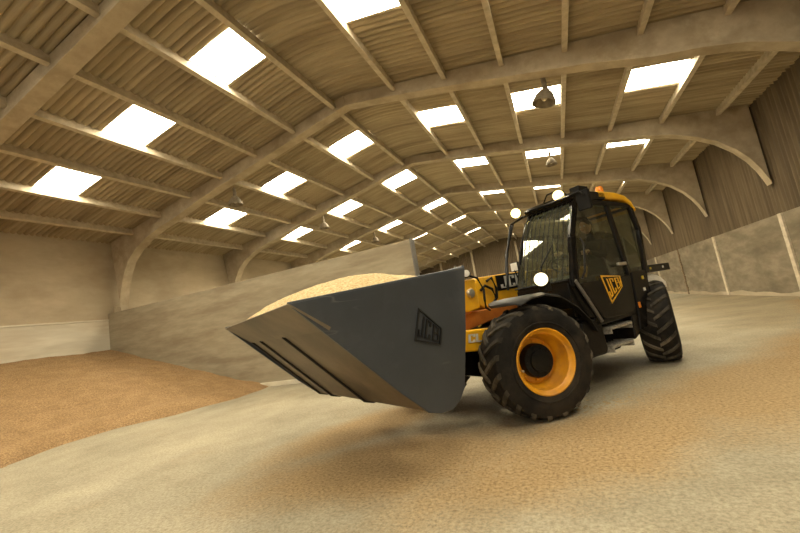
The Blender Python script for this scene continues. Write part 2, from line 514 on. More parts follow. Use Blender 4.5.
# far gable
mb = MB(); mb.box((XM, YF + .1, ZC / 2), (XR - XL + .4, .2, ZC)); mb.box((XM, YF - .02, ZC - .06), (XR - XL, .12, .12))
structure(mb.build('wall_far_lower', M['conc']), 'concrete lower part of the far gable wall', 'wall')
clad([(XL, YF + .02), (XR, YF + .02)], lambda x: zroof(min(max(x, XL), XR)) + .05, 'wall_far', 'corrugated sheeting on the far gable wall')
mb = MB()
for x in (-11.5, -7.9, -3.2, .4, 3.6): mb.box((x, YF - .06, 3.6), (.2, .12, 7.2 if abs(x + 4) < 5 else 6))
structure(mb.build('trim_1', M['frame']), 'upright posts on the far gable wall', 'wall posts')

# posts flush in the right wall
for k, y in enumerate(FRAMES[1:-1]):
    mat = M['rust_post'] if k == 5 else M['pale_post']
    mb = MB(); wd = .2 if k != 5 else .12
    mb.hexa([(XR - .05, y - wd / 2, 0), (XR - .05, y + wd / 2, 0), (XR + .05, y + wd / 2, 0), (XR + .05, y - wd / 2, 0),
             (XR - .05, y - wd / 2, ZC), (XR - .05, y + wd / 2, ZC), (XR + .05, y + wd / 2, ZC), (XR + .05, y - wd / 2, ZC)])
    if k == 5:
        for q in range(7): mb.box((XR - .03, y - .06 + .12 * (q % 2), .35 + .3 * q), (.07, .2, .09))
    lab = {5: 'rusty bolted steel post in the right wall behind the rear wheel'}.get(k, 'pale concrete post in the right wall, %s from the camera' % ORD[k])
    structure(mb.build('wall_post', mat, bevel=.005), lab, 'wall post', None if k == 5 else 'pale posts in the right wall')
mb = MB()
prevz = None
rings = []
for i in range(60):
    y = 6 + i * .55
    z = .14 + .03 * math.sin(i * 1.7) + .03 * math.sin(i * .61)
    rings.append([(XR - .004, y, 0), (XR - .012, y, z), (XR - .004, y, z)])
mb.loft(rings)
structure(mb.build('baseboard_right', M['conc_left']), 'pale scuffed band along the foot of the right wall', 'wall band')

# partition wall across the bay
PX, PY, PZ = -3.17, 8.945, 3.213
mb = MB()
mb.box(((XL + PX) / 2, PY + .11, PZ / 2), (PX - XL, .22, PZ))
structure(mb.build('partition_wall', M['wood'], bevel=.012), 'free-standing concrete partition wall behind the grain bucket', 'partition')
mb = MB()
mb.box((PX + .0, PY + .13, PZ / 2 + .01), (.03, .28, PZ + .02)); 
structure(mb.build('trim_2', M['grey_metal']), 'dark steel channel on the end of the partition wall', 'trim')
mb = MB(); mb.hexa([(-9.0, PY, 0), (-5.0, PY, 0), (-5.0, PY - .10, 0), (-9.0, PY - .10, 0), (-9.0, PY, .12), (-5.0, PY, .12), (-5.0, PY - .09, .11), (-9.0, PY - .09, .11)])
structure(mb.build('baseboard_back', M['whitewash'], bevel=.01), 'pale concrete kerb along the foot of the partition wall', 'kerb')

# ------------------------------------------------------------------ grain pile on the floor
def foot(y):
    pts = [(-7, -9.2), (0, -8.3), (3.4, -8.75), (4.5, -9.25), (5.4, -9.15), (6.2, -8.5), (7.5, -8.05), (8.3, -8.0), (9.0, -8.2)]
    for (a, b), (c, d) in zip(pts, pts[1:]):
        if a <= y <= c: return b + (d - b) * (y - a) / (c - a)
    return -8.2


mb = MB(); NX, NY = 110, 150
grid = []
for j in range(NY + 1):
    y = -4 + (PY - (-4)) * j / NY; rowv = []
    ft = foot(y) + .12 * noise.noise(Vector((0, y * 1.4, 3)))
    for i in range(NX + 1):
        x = XL + .03 + (ft + .09 - XL) * i / NX
        t = (x - ft) / (XL - ft)
        z = 1.86 * max(t, -.02) ** 1.0 if t > 0 else -.02
        if t > 0:
            z = 1.9 * (t ** 1.04)
            z += min(t * 4, 1) * (.05 * noise.noise(Vector((x * .8, y * .8, 0))) + .035 * noise.noise(Vector((x * 2.1, y * 2.1, 4))) + .012 * noise.noise(Vector((x * 7, y * 7, 9))))
            z += .07 * math.exp(-((t - .06) / .05) ** 2) * (1 if 3 < y < 7.5 else .4)
            z += .02
        if y < -2: z *= max(0, (y + 4) / 2)
        rowv.append(mb.bm.verts.new((x, y, z)))
    grid.append(rowv)
for a, b in zip(grid, grid[1:]):
    for i in range(NX): mb.bm.faces.new((a[i], a[i + 1], b[i + 1], b[i]))
tag(mb.build('grain_pile', M['grain_pile'], smooth=80), 'large orange-brown grain pile banked against the left wall', 'grain pile', kind='stuff')

# loose grain scattered on the concrete: only its crests stand above the floor
def spill(cx, cy, ang, a, b, name, label, cut):
    mb = MB(); n = int(2 * a / .03); k = int(2 * b / .03); g = []
    ca, sa = math.cos(ang), math.sin(ang)
    for j in range(k + 1):
        r = []
        for i in range(n + 1):
            u = -a + 2 * a * i / n; v = -b + 2 * b * j / k
            x, y = cx + u * ca - v * sa, cy + u * sa + v * ca
            e = 1 - math.hypot(u / a, v / b)
            h = .012 * min(e * 1.6, .75) + .008 * noise.noise(Vector((x * 1.1, y * 1.1, 5))) + .006 * noise.noise(Vector((x * 5, y * 9, 1))) + .022 * noise.noise(Vector((x * 31.7, y * 33.1, 2))) - cut
            r.append(mb.bm.verts.new((x, y, max(h, -.004))))
        g.append(r)
    for p_, q_ in zip(g, g[1:]):
        for i in range(n):
            f4 = (p_[i], p_[i + 1], q_[i + 1], q_[i])
            if max(v.co.z for v in f4) > -.001: mb.bm.faces.new(f4)
    for v in [v for v in mb.bm.verts if not v.link_faces]: mb.bm.verts.remove(v)
    tag(mb.build(name, M['grain_spill'], smooth=80), label, 'grain', kind='stuff')


spill(.2, 4.45, R_(44), 3.0, .7, 'spilled_grain', 'loose tan grain scattered on the floor before the front wheel', .0145)

# ------------------------------------------------------------------ pendant lamps
def make_lamp(drop):
    r = empty('pendant_lamp', (0, 0, 0))
    MB().tube([(0, 0, 0), (.01, 0, -.12), (.03, 0, -drop + .52)], .012, 6).build('rod', M['lamp_metal'], r)
    MB().box((0, 0, -.01), (.12, .12, .03)).build('ceiling_hook', M['lamp_metal'], r, .004)
    MB().lathe([(.02, -drop + .62), (.05, -drop + .60), (.055, -drop + .32), (.075, -drop + .29), (.02, -drop + .27)], 16, (.03, 0, 0), caps=True).build('ballast_housing', M['lamp_metal'], r, smooth=40)
    MB().lathe([(.06, -drop + .30), (.10, -drop + .285), (.18, -drop + .19), (.245, -drop + .03), (.25, -drop), (.235, -drop + .005), (.17, -drop + .18), (.09, -drop + .27)], 28, (.03, 0, 0)).build('lamp_shade', M['lamp_metal'], r, smooth=40)
    MB().sphere((.03, 0, -drop + .15), .07, 12, (1, 1, 1.4)).build('bulb', M['lamp_glass'], r, smooth=60)
    return r


lamps = [(.64, 9.64, 1.12, 'bell-shaped hanging lamp nearest the camera under the right roof slope', R_(16)),
         (.68, 15.35, .86, 'small hanging bell lamp beyond the second frame under the right roof slope', R_(3)),
         (-9.4, 9.65, .98, 'hanging bell lamp over the left end of the partition wall', 0),
         (-9.42, 15.0, .95, 'hanging bell lamp second in line under the left roof slope', 0),
         (-9.41, 20.39, .95, 'hanging bell lamp third in line under the left roof slope', 0)]
lamp0 = make_lamp(.95)
for i, (x, y, d, lab, tilt) in enumerate(lamps):
    o = lamp0 if i == 0 else copy_tree(lamp0)
    o.location = (x, y, zroof(x) - .06); o.rotation_euler = (0, 0, R_(20 * i)); o.scale = (d, d, d)
    piv = Vector((.03, 0, -.62))
    for ch in o.children:
        if ch.name.startswith(('lamp_shade', 'bulb')):
            ch.matrix_basis = Matrix.Translation(piv) @ Matrix.Rotation(tilt, 4, 'Y') @ Matrix.Translation(-piv)
    tag(o, lab, 'lamp', 'hanging bell lamps under the roof')

# ------------------------------------------------------------------ telehandler
TH = R_(236.7)
fx, fy = math.cos(TH), math.sin(TH)
OX, OY = -.402 + .94 * fy, 4.541 - .94 * fx
T = empty('telehandler', (OX, OY, 0), TH)
tag(T, 'yellow and black telescopic handler carrying a heaped grain bucket', 'telehandler')
WB = 3.06
RT, WT = .612, .454


def tyre_mesh():
    mb = MB()
    h = WT / 2
    mb.lathe([(.335, -h + .03), (.36, -h + .005), (.44, -h - .012), (.53, -h + .0), (.572, -h + .022), (.587, -h + .07), (.589, 0), (.587, h - .07), (.572, h - .022), (.53, h), (.44, h + .012), (.36, h - .005), (.335, h - .03)], 72, (0, 0, 0), (0, 1, 0))
    mb.lathe([(.40, h + .006), (.405, h + .016), (.415, h + .016), (.42, h + .008)], 72, (0, 0, 0), (0, 1, 0))
    n = 19
    for s in (-1, 1):
        for i in range(n):
            a0 = 2 * math.pi * (i + (.5 if s > 0 else 0)) / n
            rings = []
            for t in (0, .06, .25, .5, .75, 1):
                # shoulder (t=0) to centre (t=1); the centre leads in the rolling direction
                yy = s * (h * .96 - t * (h * .96 + .012)); an = a0 + .30 - t * .36 + .07 * t * t
                r1 = .565 if t == 0 else (.590 if t < .1 else RT + .002 if t > .3 else RT - .005); r0 = .53 if t == 0 else .565
                wd = .046 + .016 * (1 - t)
                da = wd / .6
                ring = []
                for (aa, rr) in ((an - da * .62, r0), (an - da * .42, r1), (an + da * .42, r1), (an + da * .62, r0)):
                    ring.append((rr * math.cos(aa), yy, rr * math.sin(aa)))
                rings.append(ring)
            nf = len(mb.bm.faces); mb.loft(rings); mb.bm.faces.ensure_lookup_table()
            for f_ in mb.bm.faces[nf:]: f_.material_index = 1
    return mb


def rim_mesh(s=1):
    mb = MB()
    pr = [(.348, .205), (.352, .222), (.340, .226), (.330, .215), (.322, .19), (.300, .175), (.292, .10), (.285, .06), (.262, .03), (.255, -.03), (.235, -.045), (.17, -.05)]
    mb.lathe([(r, s * y) for r, y in pr], 56, (0, 0, 0), (0, 1, 0))
    mb.lathe([(.245, s * -.04), (.235, s * -.015), (.18, s * -.012), (.175, s * -.06)], 40, (0, 0, 0), (0, 1, 0))
    for k in range(10):
        a = 2 * math.pi * k / 10
        mb.lathe([(.0, s * .008), (.014, s * .008), (.014, s * -.02)], 6, (.212 * math.cos(a), 0, .212 * math.sin(a)), (0, 1, 0))
    return mb


def hub_mesh(s=1):
    mb = MB()
    mb.lathe([(.185, s * -.06), (.185, s * .06), (.172, s * .085), (.12, s * .095), (.115, s * .12), (.05, s * .13), (.0, s * .13)], 32, (0, 0, 0), (0, 1, 0))
    for k in range(10):
        a = 2 * math.pi * k / 10 + .2
        mb.lathe([(.0, s * .10), (.012, s * .10), (.012, s * .07)], 6, (.146 * math.cos(a), 0, .146 * math.sin(a)), (0, 1, 0))
    return mb


def wheel(x, y, steer, first=None):
    s = 1 if y > 0 else -1
    if first is None:
        o = tyre_mesh().build('wheel', M['rubber'], T, smooth=35); o.data.materials.append(M['lug'])
        rm = rim_mesh(1).build('rim', M['orange'], o, smooth=40); hb = hub_mesh(1).build('hub', M['black'], o, smooth=40)
        MB().tube([(.30, .20, .02), (.30, .235, .02)], .012, 8).build('valve', M['steel'], o)
    else:
        o = copy_tree(first, T)
    o.location = (x, y, RT - .002)
    return o


w1 = wheel(0, .94, 0); w1.rotation_euler = (0, R_(12), R_(-20.5))
for (x, y, st) in ((0, -.94, -20.5), (-WB, .94, 22), (-WB, -.94, 22)):
    o = wheel(x, y, st, w1)
    # the far wheels are turned about so their dished side faces out; the tread still points forward seen from the front
    o.rotation_euler = (0, R_(40 * (x != 0)), R_(st)) if y > 0 else (0, R_(25), R_(st + 180))

# chassis and axles
mb = MB()
mb.prism([(.55, .55), (.62, .80), (.45, 1.0), (-.5, 1.02), (-3.3, 1.0), (-3.75, .95), (-3.8, .6), (-3.4, .48), (-.4, .48), (.2, .45)], -.62, .30)
mb.box((-3.4, 0, .95), (.75, 1.1, .55))
mb.build('chassis', M['black_body'], T, .02)
mb = MB(); mb.prism([(.28, .78), (.62, .82), (.62, 1.0), (.54, 1.05), (.10, 1.02), (-.02, .94), (.05, .80)], -.5, .52)
mb.build('front_nose', M['yellow'], T, .02)
for nm, x in (('front_axle', 0), ('rear_axle', -WB)):
    mb = MB()
    mb.tube([(x, -.72, .6), (x, -.4, .6), (x, -.18, .6), (x, .18, .6), (x, .4, .6), (x, .72, .6)], [.10, .11, .17, .17, .11, .10], 16)
    mb.box((x, 0, .62), (.3, .3, .3)); mb.tube([(x + .2, -.6, .55), (x + .2, .6, .55)], .035, 10)
    mb.build(nm, M['black'], T, smooth=40)
mb = MB(); mb.prism([(-1.3, .7), (-2.6, .7), (-2.75, 1.15), (-2.6, 1.45), (-1.6, 1.5), (-1.25, 1.3)], -1.12, -.62)
mb.build('engine_cover', M['yellow'], T, .04)


def letters(strokes, quad, th, thick=.012, lift=.0):
    """strokes in a unit square laid on quad (top left, top right, bottom right, bottom left)"""
    q = [Vector(p) for p in quad]
    nrm = (q[1] - q[0]).cross(q[3] - q[0]).normalized()
    mb = MB()

    def P(u, v): return (q[3] * (1 - u) + q[2] * u) * (1 - v) + (q[0] * (1 - u) + q[1] * u) * v
    for st in strokes:
        pts = [Vector((a, b)) for a, b in st]
        for a, b in zip(pts, pts[1:]):
            d = (b - a); L = d.length
            if L < 1e-6: continue
            d /= L; n = Vector((-d.y, d.x)) * th / 2; e = d * th / 2
            c = [a - e - n, b + e - n, b + e + n, a - e + n]
            base = [P(*k) for k in c]
            mb.hexa([k + nrm * lift * -1 for k in base] + [k - nrm * (lift + thick) for k in base])
    return mb


J_ = lambda x, w: [[(x + w, .9), (x + w, .12), (x, .12), (x, .32)]]
C_ = lambda x, w: [[(x + w, .74), (x + w, .9), (x, .9), (x, .12), (x + w, .12), (x + w, .28)]]
B_ = lambda x, w: [[(x, .12), (x, .9), (x + w * .85, .9), (x + w * .85, .54), (x, .52)], [(x + w * .85, .52), (x + w, .5), (x + w, .12), (x, .12)]]
L_ = lambda x, w: [[(x, .9), (x, .12), (x + w, .12)]]
JCB = J_(.10, .17) + C_(.40, .17) + B_(.70, .17)
JCB2 = J_(.05, .15) + C_(.36, .18) + B_(.70, .24)
FRAME = [[(-.06, -.06), (1.06, -.06), (1.06, 1.06), (-.06, 1.06), (-.06, -.06)]]

# boom
BZ0, BZ1 = 1.30, 1.70
mb = MB()
mb.prism([(-3.35, 1.22), (-3.35, 1.68), (-1.2, 1.715), (-.35, 1.69), (-.28, 1.62), (-.3, 1.30), (-.42, 1.24), (-1.4, 1.31)], -.40, -.02)
mb.build('boom', M['yellow'], T, .02)
mb = MB()
mb.prism([(-.35, 1.29), (-.35, 1.665), (.05, 1.67), (.55, 1.45), (1.02, .95), (1.06, .62), (.86, .60), (.78, .88), (.4, 1.22), (.0, 1.27)], -.36, -.06)
mb.prism([(-.12, 1.27), (-.12, 1.66), (.12, 1.66), (.40, 1.50), (.42, 1.30), (.1, 1.24)], .10, .16)
mb.prism([(-.12, 1.27), (-.12, 1.66), (.12, 1.66), (.40, 1.50), (.42, 1.30), (.1, 1.24)], -.56, -.50)
mb.tube([(0, -.56, 1.5), (0, .18, 1.5)], .05, 14)
bh = mb.build('boom_head', M['yellow'], T, .015)
MB().lathe([(.0, .205), (.05, .20), (.062, .185), (.062, .15)], 18, (.02, 0, 1.475), (0, 1, 0)).build('pivot_pin', M['steel'], bh, smooth=40)
mb = MB()
mb.prism([(-.02, 1.24), (.5, 1.16), (.62, 1.0), (.4, .98), (-.55, 1.1), (-1.2, 1.14), (-1.2, 1.24)], -.34, .10)
mb.build('lift_link', M['red'], T, .015)
mb = MB(); mb.tube([(-1.2, -.2, .95), (-.3, -.2, 1.12)], .07, 14); mb.tube([(-.35, -.2, 1.11), (.3, -.2, 1.2)], .04, 12)
mb.build('lift_cylinder', M['grey_metal'], T, smooth=40)
mb = MB()
for y in (-.75, .35):
    mb.prism([(.92, .60), (1.16, .55), (1.10, 1.50), (1.0, 1.52), (.9, 1.3)], y - .05, y + .05)
mb.tube([(1.02, -.8, .68), (1.02, .4, .68)], .05, 12); mb.tube([(1.03, -.8, 1.35), (1.03, .4, 1.35)], .05, 12); mb.box((1.02, -.2, 1.0), (.08, 1.1, .12))
mb.build('carriage', M['yellow'], T, .01)
# black decal with the maker's letters on the boom side
dec = MB(); dec.hexa([(-.72, -.02, 1.46), (-1.36, -.02, 1.48), (-1.36, -.02, 1.70), (-.72, -.02, 1.685), (-.72, -.012, 1.46), (-1.36, -.012, 1.48), (-1.36, -.012, 1.70), (-.72, -.012, 1.685)])
boom = [o for o in T.children if o.name.startswith('boom')][0]
dec.build('decal_panel', M['black'], boom)
letters(JCB, [(-.76, -.012, 1.675), (-1.34, -.012, 1.69), (-1.34, -.012, 1.49), (-.76, -.012, 1.475)], .085, .006).build('lettering', M['white'], boom)
nose = [o for o in T.children if o.name.startswith('front_nose')][0]
letters(C_(.1, .3) + L_(.6, .25), [(.53, .522, 1.005), (.30, .522, .985), (.32, .522, .885), (.55, .522, .905)], .15, .006).build('lettering', M['white'], nose)
mb = MB(); mb.tube([(.02, .2, 1.70), (-.10, .22, 1.66), (-.16, .24, 1.5), (-.12, .26, 1.36), (-.16, .22, 1.26), (-.3, .15, 1.22)], .016, 8)
mb.tube([(-.35, .0, 1.5), (-.42, .03, 1.56), (-.55, .03, 1.5), (-.60, .03, 1.36), (-.5, .02, 1.28)], .02, 8)
mb.tube([(-.5, .0, 1.62), (-.58, .03, 1.66), (-.64, .03, 1.5), (-.62, .02, 1.36)], .02, 8)
mb.build('hose', M['plastic'], T, smooth=50)
mb = MB(); mb.lathe([(.0, .04), (.05, .035), (.055, 0), (.03, -.04), (0, -.05)], 18, (.06, .2, 1.73), (.7, .7, .1))
o = mb.build('boom_lamp', M['plastic'], T, smooth=40)
MB().lathe([(.0, .052), (.045, .045), (.046, .036)], 18, (.06, .2, 1.73), (.7, .7, .1)).build('lens', M['white'], o, smooth=40)
mb = MB()
mb.tube([(.16, .1, 1.5), (.14, .1, 1.86)], .012, 8); mb.tube([(.05, .0, 1.6), (.04, .0, 1.88)], .012, 8)
mb.build('hose_guide', M['grey_metal'], T)

# front mudguards: plastic arcs over the front wheels
ARC = [(.27, 1.275), (.22, 1.30), (.12, 1.325), (-.12, 1.335), (-.42, 1.28), (-.7, 1.13), (-.9, .95), (-1.0, .80)]
for s in (1, -1):
    mb = MB()
    rings = []
    for i, (x, z) in enumerate(ARC):
        inn = .62 if i else .70; out = 1.16 if i else 1.11
        rings.append([(x, s * inn, z), (x, s * (out - .05), z), (x, s * out, z - .03), (x, s * out, z - .045), (x - .0, s * (out - .02), z - .045), (x, s * (out - .06), z - .03), (x, s * inn, z - .03)])
    mb.loft(rings)
    mb.build('mudguard', M['fender'], T, smooth=50)

# cab
cab = MB()
yo, yt = 1.10, 1.00          # near side, at the waist and at the roof
yi = .30                     # far side


def post(mb, p0, p1, wx, wy):
    (x0, y0, z0), (x1, y1, z1) = p0, p1
    mb.hexa([(x0 - wx, y0 - wy, z0), (x0 + wx, y0 - wy, z0), (x0 + wx, y0 + wy, z0), (x0 - wx, y0 + wy, z0),
             (x1 - wx, y1 - wy, z1), (x1 + wx, y1 - wy, z1), (x1 + wx, y1 + wy, z1), (x1 - wx, y1 + wy, z1)])


A0, A1m, A1 = (-.80, yo, 1.34), (-1.03, 1.07, 1.98), (-1.40, yt, 2.50)
B0, B1 = (-2.22, yo, 1.40), (-2.26, yt, 2.50)
C0, C1m, C1 = (-2.74, yo, 1.37), (-2.92, 1.05, 2.05), (-2.98, yt, 2.46)
for yy0, yym, yy1 in ((yo, 1.07, yt), (yi, yi, yi)):
    a0, a1m, a1 = (A0[0], yy0, A0[2]), (A1m[0], yym, A1m[2]), (A1[0], yy1, A1[2])
    post(cab, a0, a1m, .045, .03); post(cab, a1m, a1, .045, .03)
    post(cab, (B0[0], yy0, B0[2]), (B1[0], yy1, B1[2]), .045, .025)
    post(cab, (C0[0], yy0, C0[2]), (C1m[0], yym, C1m[2]), .045, .03); post(cab, (C1m[0], yym, C1m[2]), (C1[0], yy1, C1[2]), .05, .03)
# header rails
for yy in (yt, yi):
    cab.hexa([(-1.36, yy - .03, 2.46), (-3.03, yy - .03, 2.42), (-3.03, yy + .03, 2.42), (-1.36, yy + .03, 2.46),
              (-1.36, yy - .03, 2.54), (-3.03, yy - .03, 2.50), (-3.03, yy + .03, 2.50), (-1.36, yy + .03, 2.54)])
for x, z in ((-1.40, 2.50), (-3.0, 2.46)): cab.box((x, (yt + yi) / 2, z), (.08, yt - yi, .08))
cab.box((-.80, (yo + yi) / 2, 1.40), (.10, yo - yi, .09))
# lower shell: rear quarter panel and floor
cab.prism([(-2.14, .60), (-2.22, .95), (-2.26, 1.42), (-2.78, 1.42), (-2.70, 1.2), (-2.50, .95), (-2.36, .62)], yi, yo + .02)
cab.prism([(-.72, .98), (-.72, 1.40), (-.86, 1.40), (-1.2, .90)], yi, yo - .02)
cab.box((-1.7, .70, .86), (1.2, .8, .10)); cab.box((-1.75, yi, 1.14), (1.9, .05, .55)); cab.box((-2.74, .7, 1.15), (.06, .8, .55))
cabo = cab.build('cab', M['black_body'], T, .012)
# roof
rf = MB(); rf.prism([(-1.30, 2.50), (-1.26, 2.545), (-1.34, 2.60), (-1.7, 2.64), (-2.2, 2.645), (-2.2, 2.53)], yi - .02, yt + .05)
o = rf.build('roof_front', M['black_body'], cabo, .02)
rf = MB(); rf.prism([(-2.0, 2.54), (-2.0, 2.655), (-2.5, 2.655), (-2.8, 2.62), (-2.99, 2.53), (-3.10, 2.38), (-3.06, 2.37), (-2.95, 2.47), (-2.75, 2.54)], yi - .02, yt + .05)
rf.build('roof', M['yellow'], cabo, .02)
MB().box((-2.2, (yi + yt) / 2, 2.50), (1.55, yt - yi - .04, .03)).build('headliner', M['interior'], cabo)
# windscreen: a bent pane from the sill to the roof
def bent(pts0, y0, y1m, name, mat, par, thick=.006):
    mb = MB(); rings = []
    for (x, z, yn) in pts0: rings.append([(x, y0, z), (x, yn, z), (x - thick, yn, z), (x - thick, y0, z)])
    mb.loft(rings); return mb.build(name, mat, par, smooth=40)


WS = [(-.76, 1.43, 1.08), (-.90, 1.75, 1.07), (-1.05, 2.06, 1.05), (-1.20, 2.31, 1.03), (-1.38, 2.50, 1.0)]
bent(WS, yi, 1, 'windscreen', M['screen'], cabo)
mb = MB()
for k in range(10):
    t = (k + .35) / 10
    pts = [(x + .05, yi + (yn - yi) * t, z) for x, z, yn in WS]
    mb.tube(pts, .0045, 6)
for (x, z, yn) in (WS[0], WS[-1]): mb.tube([(x + .05, yi - .01, z), (x + .05, yn + .01, z)], .010, 6)
mb.build('windscreen_guard', M['black'], cabo)
# wiper
MB().tube([(-.70, .78, 1.45), (-.80, .70, 1.65), (-.93, .86, 1.93)], .010, 6).build('wiper', M['black'], cabo)
# rear quarter window
def pane(name, pts, th, par, mat=None):
    mb = MB(); q = [Vector(p) for p in pts]; n = (q[1] - q[0]).cross(q[2] - q[0]).normalized() * th
    mb.loft([[p - n for p in q], [p + n for p in q]]); return mb.build(name, mat or M['glass'], par)


pane('rear_window', [(-2.26, 1.095, 1.42), (-2.72, 1.095, 1.42), (-2.88, 1.05, 2.05), (-2.94, 1.0, 2.44), (-2.28, 1.0, 2.46)], .003, cabo)
pane('far_window', [(-.9, yi, 1.43), (-2.7, yi, 1.42), (-2.94, yi, 2.44), (-1.42, yi, 2.46)], .003, cabo)
pane('back_window', [(-2.78, yi + .05, 1.42), (-2.78, 1.05, 1.42), (-3.0, .97, 2.44), (-3.0, yi + .05, 2.44)], .003, cabo)
# door
dm = MB()
dm.prism([(-.90, 1.36), (-1.02, 1.17), (-1.22, .92), (-1.30, .87), (-2.02, .86), (-2.12, .93), (-2.19, 1.38)], yo - .02, yo + .035)
post(dm, (-.86, yo + .02, 1.36), (-1.09, 1.075, 2.0), .022, .02); post(dm, (-1.09, 1.075, 2.0), (-1.45, 1.01, 2.46), .022, .02)
post(dm, (-2.16, yo + .02, 1.36), (-2.20, 1.01, 2.46), .025, .02)
dm.hexa([(-1.42, .99, 2.43), (-2.22, .99, 2.43), (-2.22, 1.03, 2.43), (-1.42, 1.03, 2.43), (-1.42, .99, 2.48), (-2.22, .99, 2.48), (-2.22, 1.03, 2.48), (-1.42, 1.03, 2.48)])
door = dm.build('door', M['black_body'], T, .012)
pane('door_window', [(-.90, yo + .005, 1.37), (-2.14, yo + .005, 1.37), (-2.18, 1.01, 2.44), (-1.46, 1.01, 2.44), (-1.12, 1.065, 2.0)], .003, door)
MB().box((-1.97, yo + .055, 1.545), (.22, .04, .045)).build('handle', M['steel'], door, .01)
MB().tube([(-.93, yo + .05, 1.42), (-.96, yo + .09, 1.5), (-1.1, yo + .075, 1.85), (-1.13, yo + .03, 1.93)], .014, 8).build('grab_rail', M['black'], door)
E_ = [(-1.43, yo + .036, 1.395), (-1.84, yo + .036, 1.375), (-1.85, yo + .036, 1.235), (-1.53, yo + .036, 1.085)]
letters(JCB2, E_, .07, .005).build('emblem', M['yellow'], door)
letters(FRAME, E_, .07, .005).build('emblem_border', M['yellow'], door)

# seat, wheel and console inside
mb = MB(); mb.box((-2.2, .70, 1.22), (.5, .5, .14)); mb.hexa([(-2.40, .45, 1.28), (-2.52, .45, 1.28), (-2.52, .95, 1.28), (-2.40, .95, 1.28), (-2.55, .47, 1.98), (-2.65, .47, 1.98), (-2.65, .93, 1.98), (-2.55, .93, 1.98)])
mb.box((-2.2, .70, 1.03), (.4, .4, .26))
mb.build('driver_seat', M['interior'], T, .04)
mb = MB(); mb.prism([(-.86, .92), (-.86, 1.42), (-1.05, 1.50), (-1.15, 1.42), (-1.12, .92)], .38, 1.02); mb.tube([(-1.1, .7, 1.45), (-1.32, .7, 1.62)], .03, 8)
mb.build('dashboard', M['interior'], T, .02)
mb = MB()
ring = []
ax = Vector((-.55, 0, .84)).normalized(); u = Vector((0, 1, 0)); v = ax.cross(u)
cc = Vector((-1.35, .7, 1.64))
pts = [cc + .18 * (math.cos(t) * u + math.sin(t) * v) for t in [2 * math.pi * k / 24 for k in range(25)]]
mb.tube(pts, .014, 8)
for k in range(3):
    t = 2 * math.pi * k / 3; mb.tube([cc, cc + .18 * (math.cos(t) * u + math.sin(t) * v)], .011, 6)
mb.build('steering_wheel', M['plastic'], T)

# side furniture
MB().tube([(-.80, 1.13, 1.41), (-.95, 1.15, 1.16), (-1.15, 1.15, .86)], .022, 10).build('mudguard_stay', M['grey_metal'], T, smooth=50)
mb = MB(); mb.prism([(-.72, .52), (-.80, .90), (-1.22, .90), (-1.26, .50), (-1.2, .45), (-.78, .46)], .45, 1.10); mb.build('fuel_tank', M['plastic'], T, .03)
mb = MB(); mb.prism([(-1.26, .84), (-2.15, .84), (-2.15, .50), (-2.0, .38), (-1.26, .38)], .35, .86); mb.build('step_box', M['black_body'], T, .02)
for z, x0, x1 in ((.735, -1.38, -1.92), (.505, -1.34, -1.86)):
    mb = MB(); mb.box(((x0 + x1) / 2, 1.0, z), (x0 - x1, .26, .025))
    for k in range(7): mb.box((x1 + .04 + k * (x0 - x1 - .08) / 6, 1.0, z + .016), (.02, .24, .012))
    mb.box((x0, .98, z - .02), (.02, .28, .09)); mb.box((x1, .98, z - .02), (.02, .28, .09))
    mb.build('step', M['step'], T)
mb = MB(); mb.prism([(-1.98, .50), (-2.02, .86), (-2.22, .86), (-2.16, .56)], .5, 1.10); mb.build('side_panel', M['black_body'], T, .015)
for nm, p, s, m in (('side_marker', (-2.55, yo + .026, 1.31), (.05, .012, .05), 'reflector'), ('side_marker', (-2.52, yo + .026, 1.14), (.05, .012, .045), 'white'), ('side_marker', (-2.25, yo + .028, .94), (.05, .014, .08), 'amber')):
    MB().box(p, s).build(nm, M[m], T, .003)
# rear mudguard with lamp bar
for s in (1, -1):
    mb = MB(); rings = []
    for a in range(20, 165, 12):
        r = .72; x = -WB - .05 + r * math.cos(R_(a)); z = .615 + r * math.sin(R_(a))
        rings.append([(x, s * .62, z), (x, s * 1.02, z), (x, s * 1.02, z - .09), (x, s * 1.0, z - .09), (x, s * 1.0, z - .02), (x, s * .62, z - .02)])
    mb.loft(rings[3:-3]); mb.build('rear_mudguard', M['white'], T, smooth=40)
    mb = MB(); mb.box((-3.22, s * 1.0, 1.425), (1.1, .10, .12)); mb.box((-2.8, s * .8, 1.40), (.1, .4, .06)); lb = mb.build('lamp_bar', M['black'], T, .01)
    for k, x in enumerate((-3.05, -3.5)): MB().box((x, s * 1.052, 1.43), (.045, .01, .035)).build('marker_lens', M['white'] if k % 2 else M['reflector'], lb)
mb = MB(); mb.prism([(-3.3, 1.1), (-3.2, 1.5), (-3.6, 1.5), (-3.85, 1.3), (-3.85, .7), (-3.4, .7)], -1.05, .6); mb.build('rear_hood', M['black_body'], T, .04)
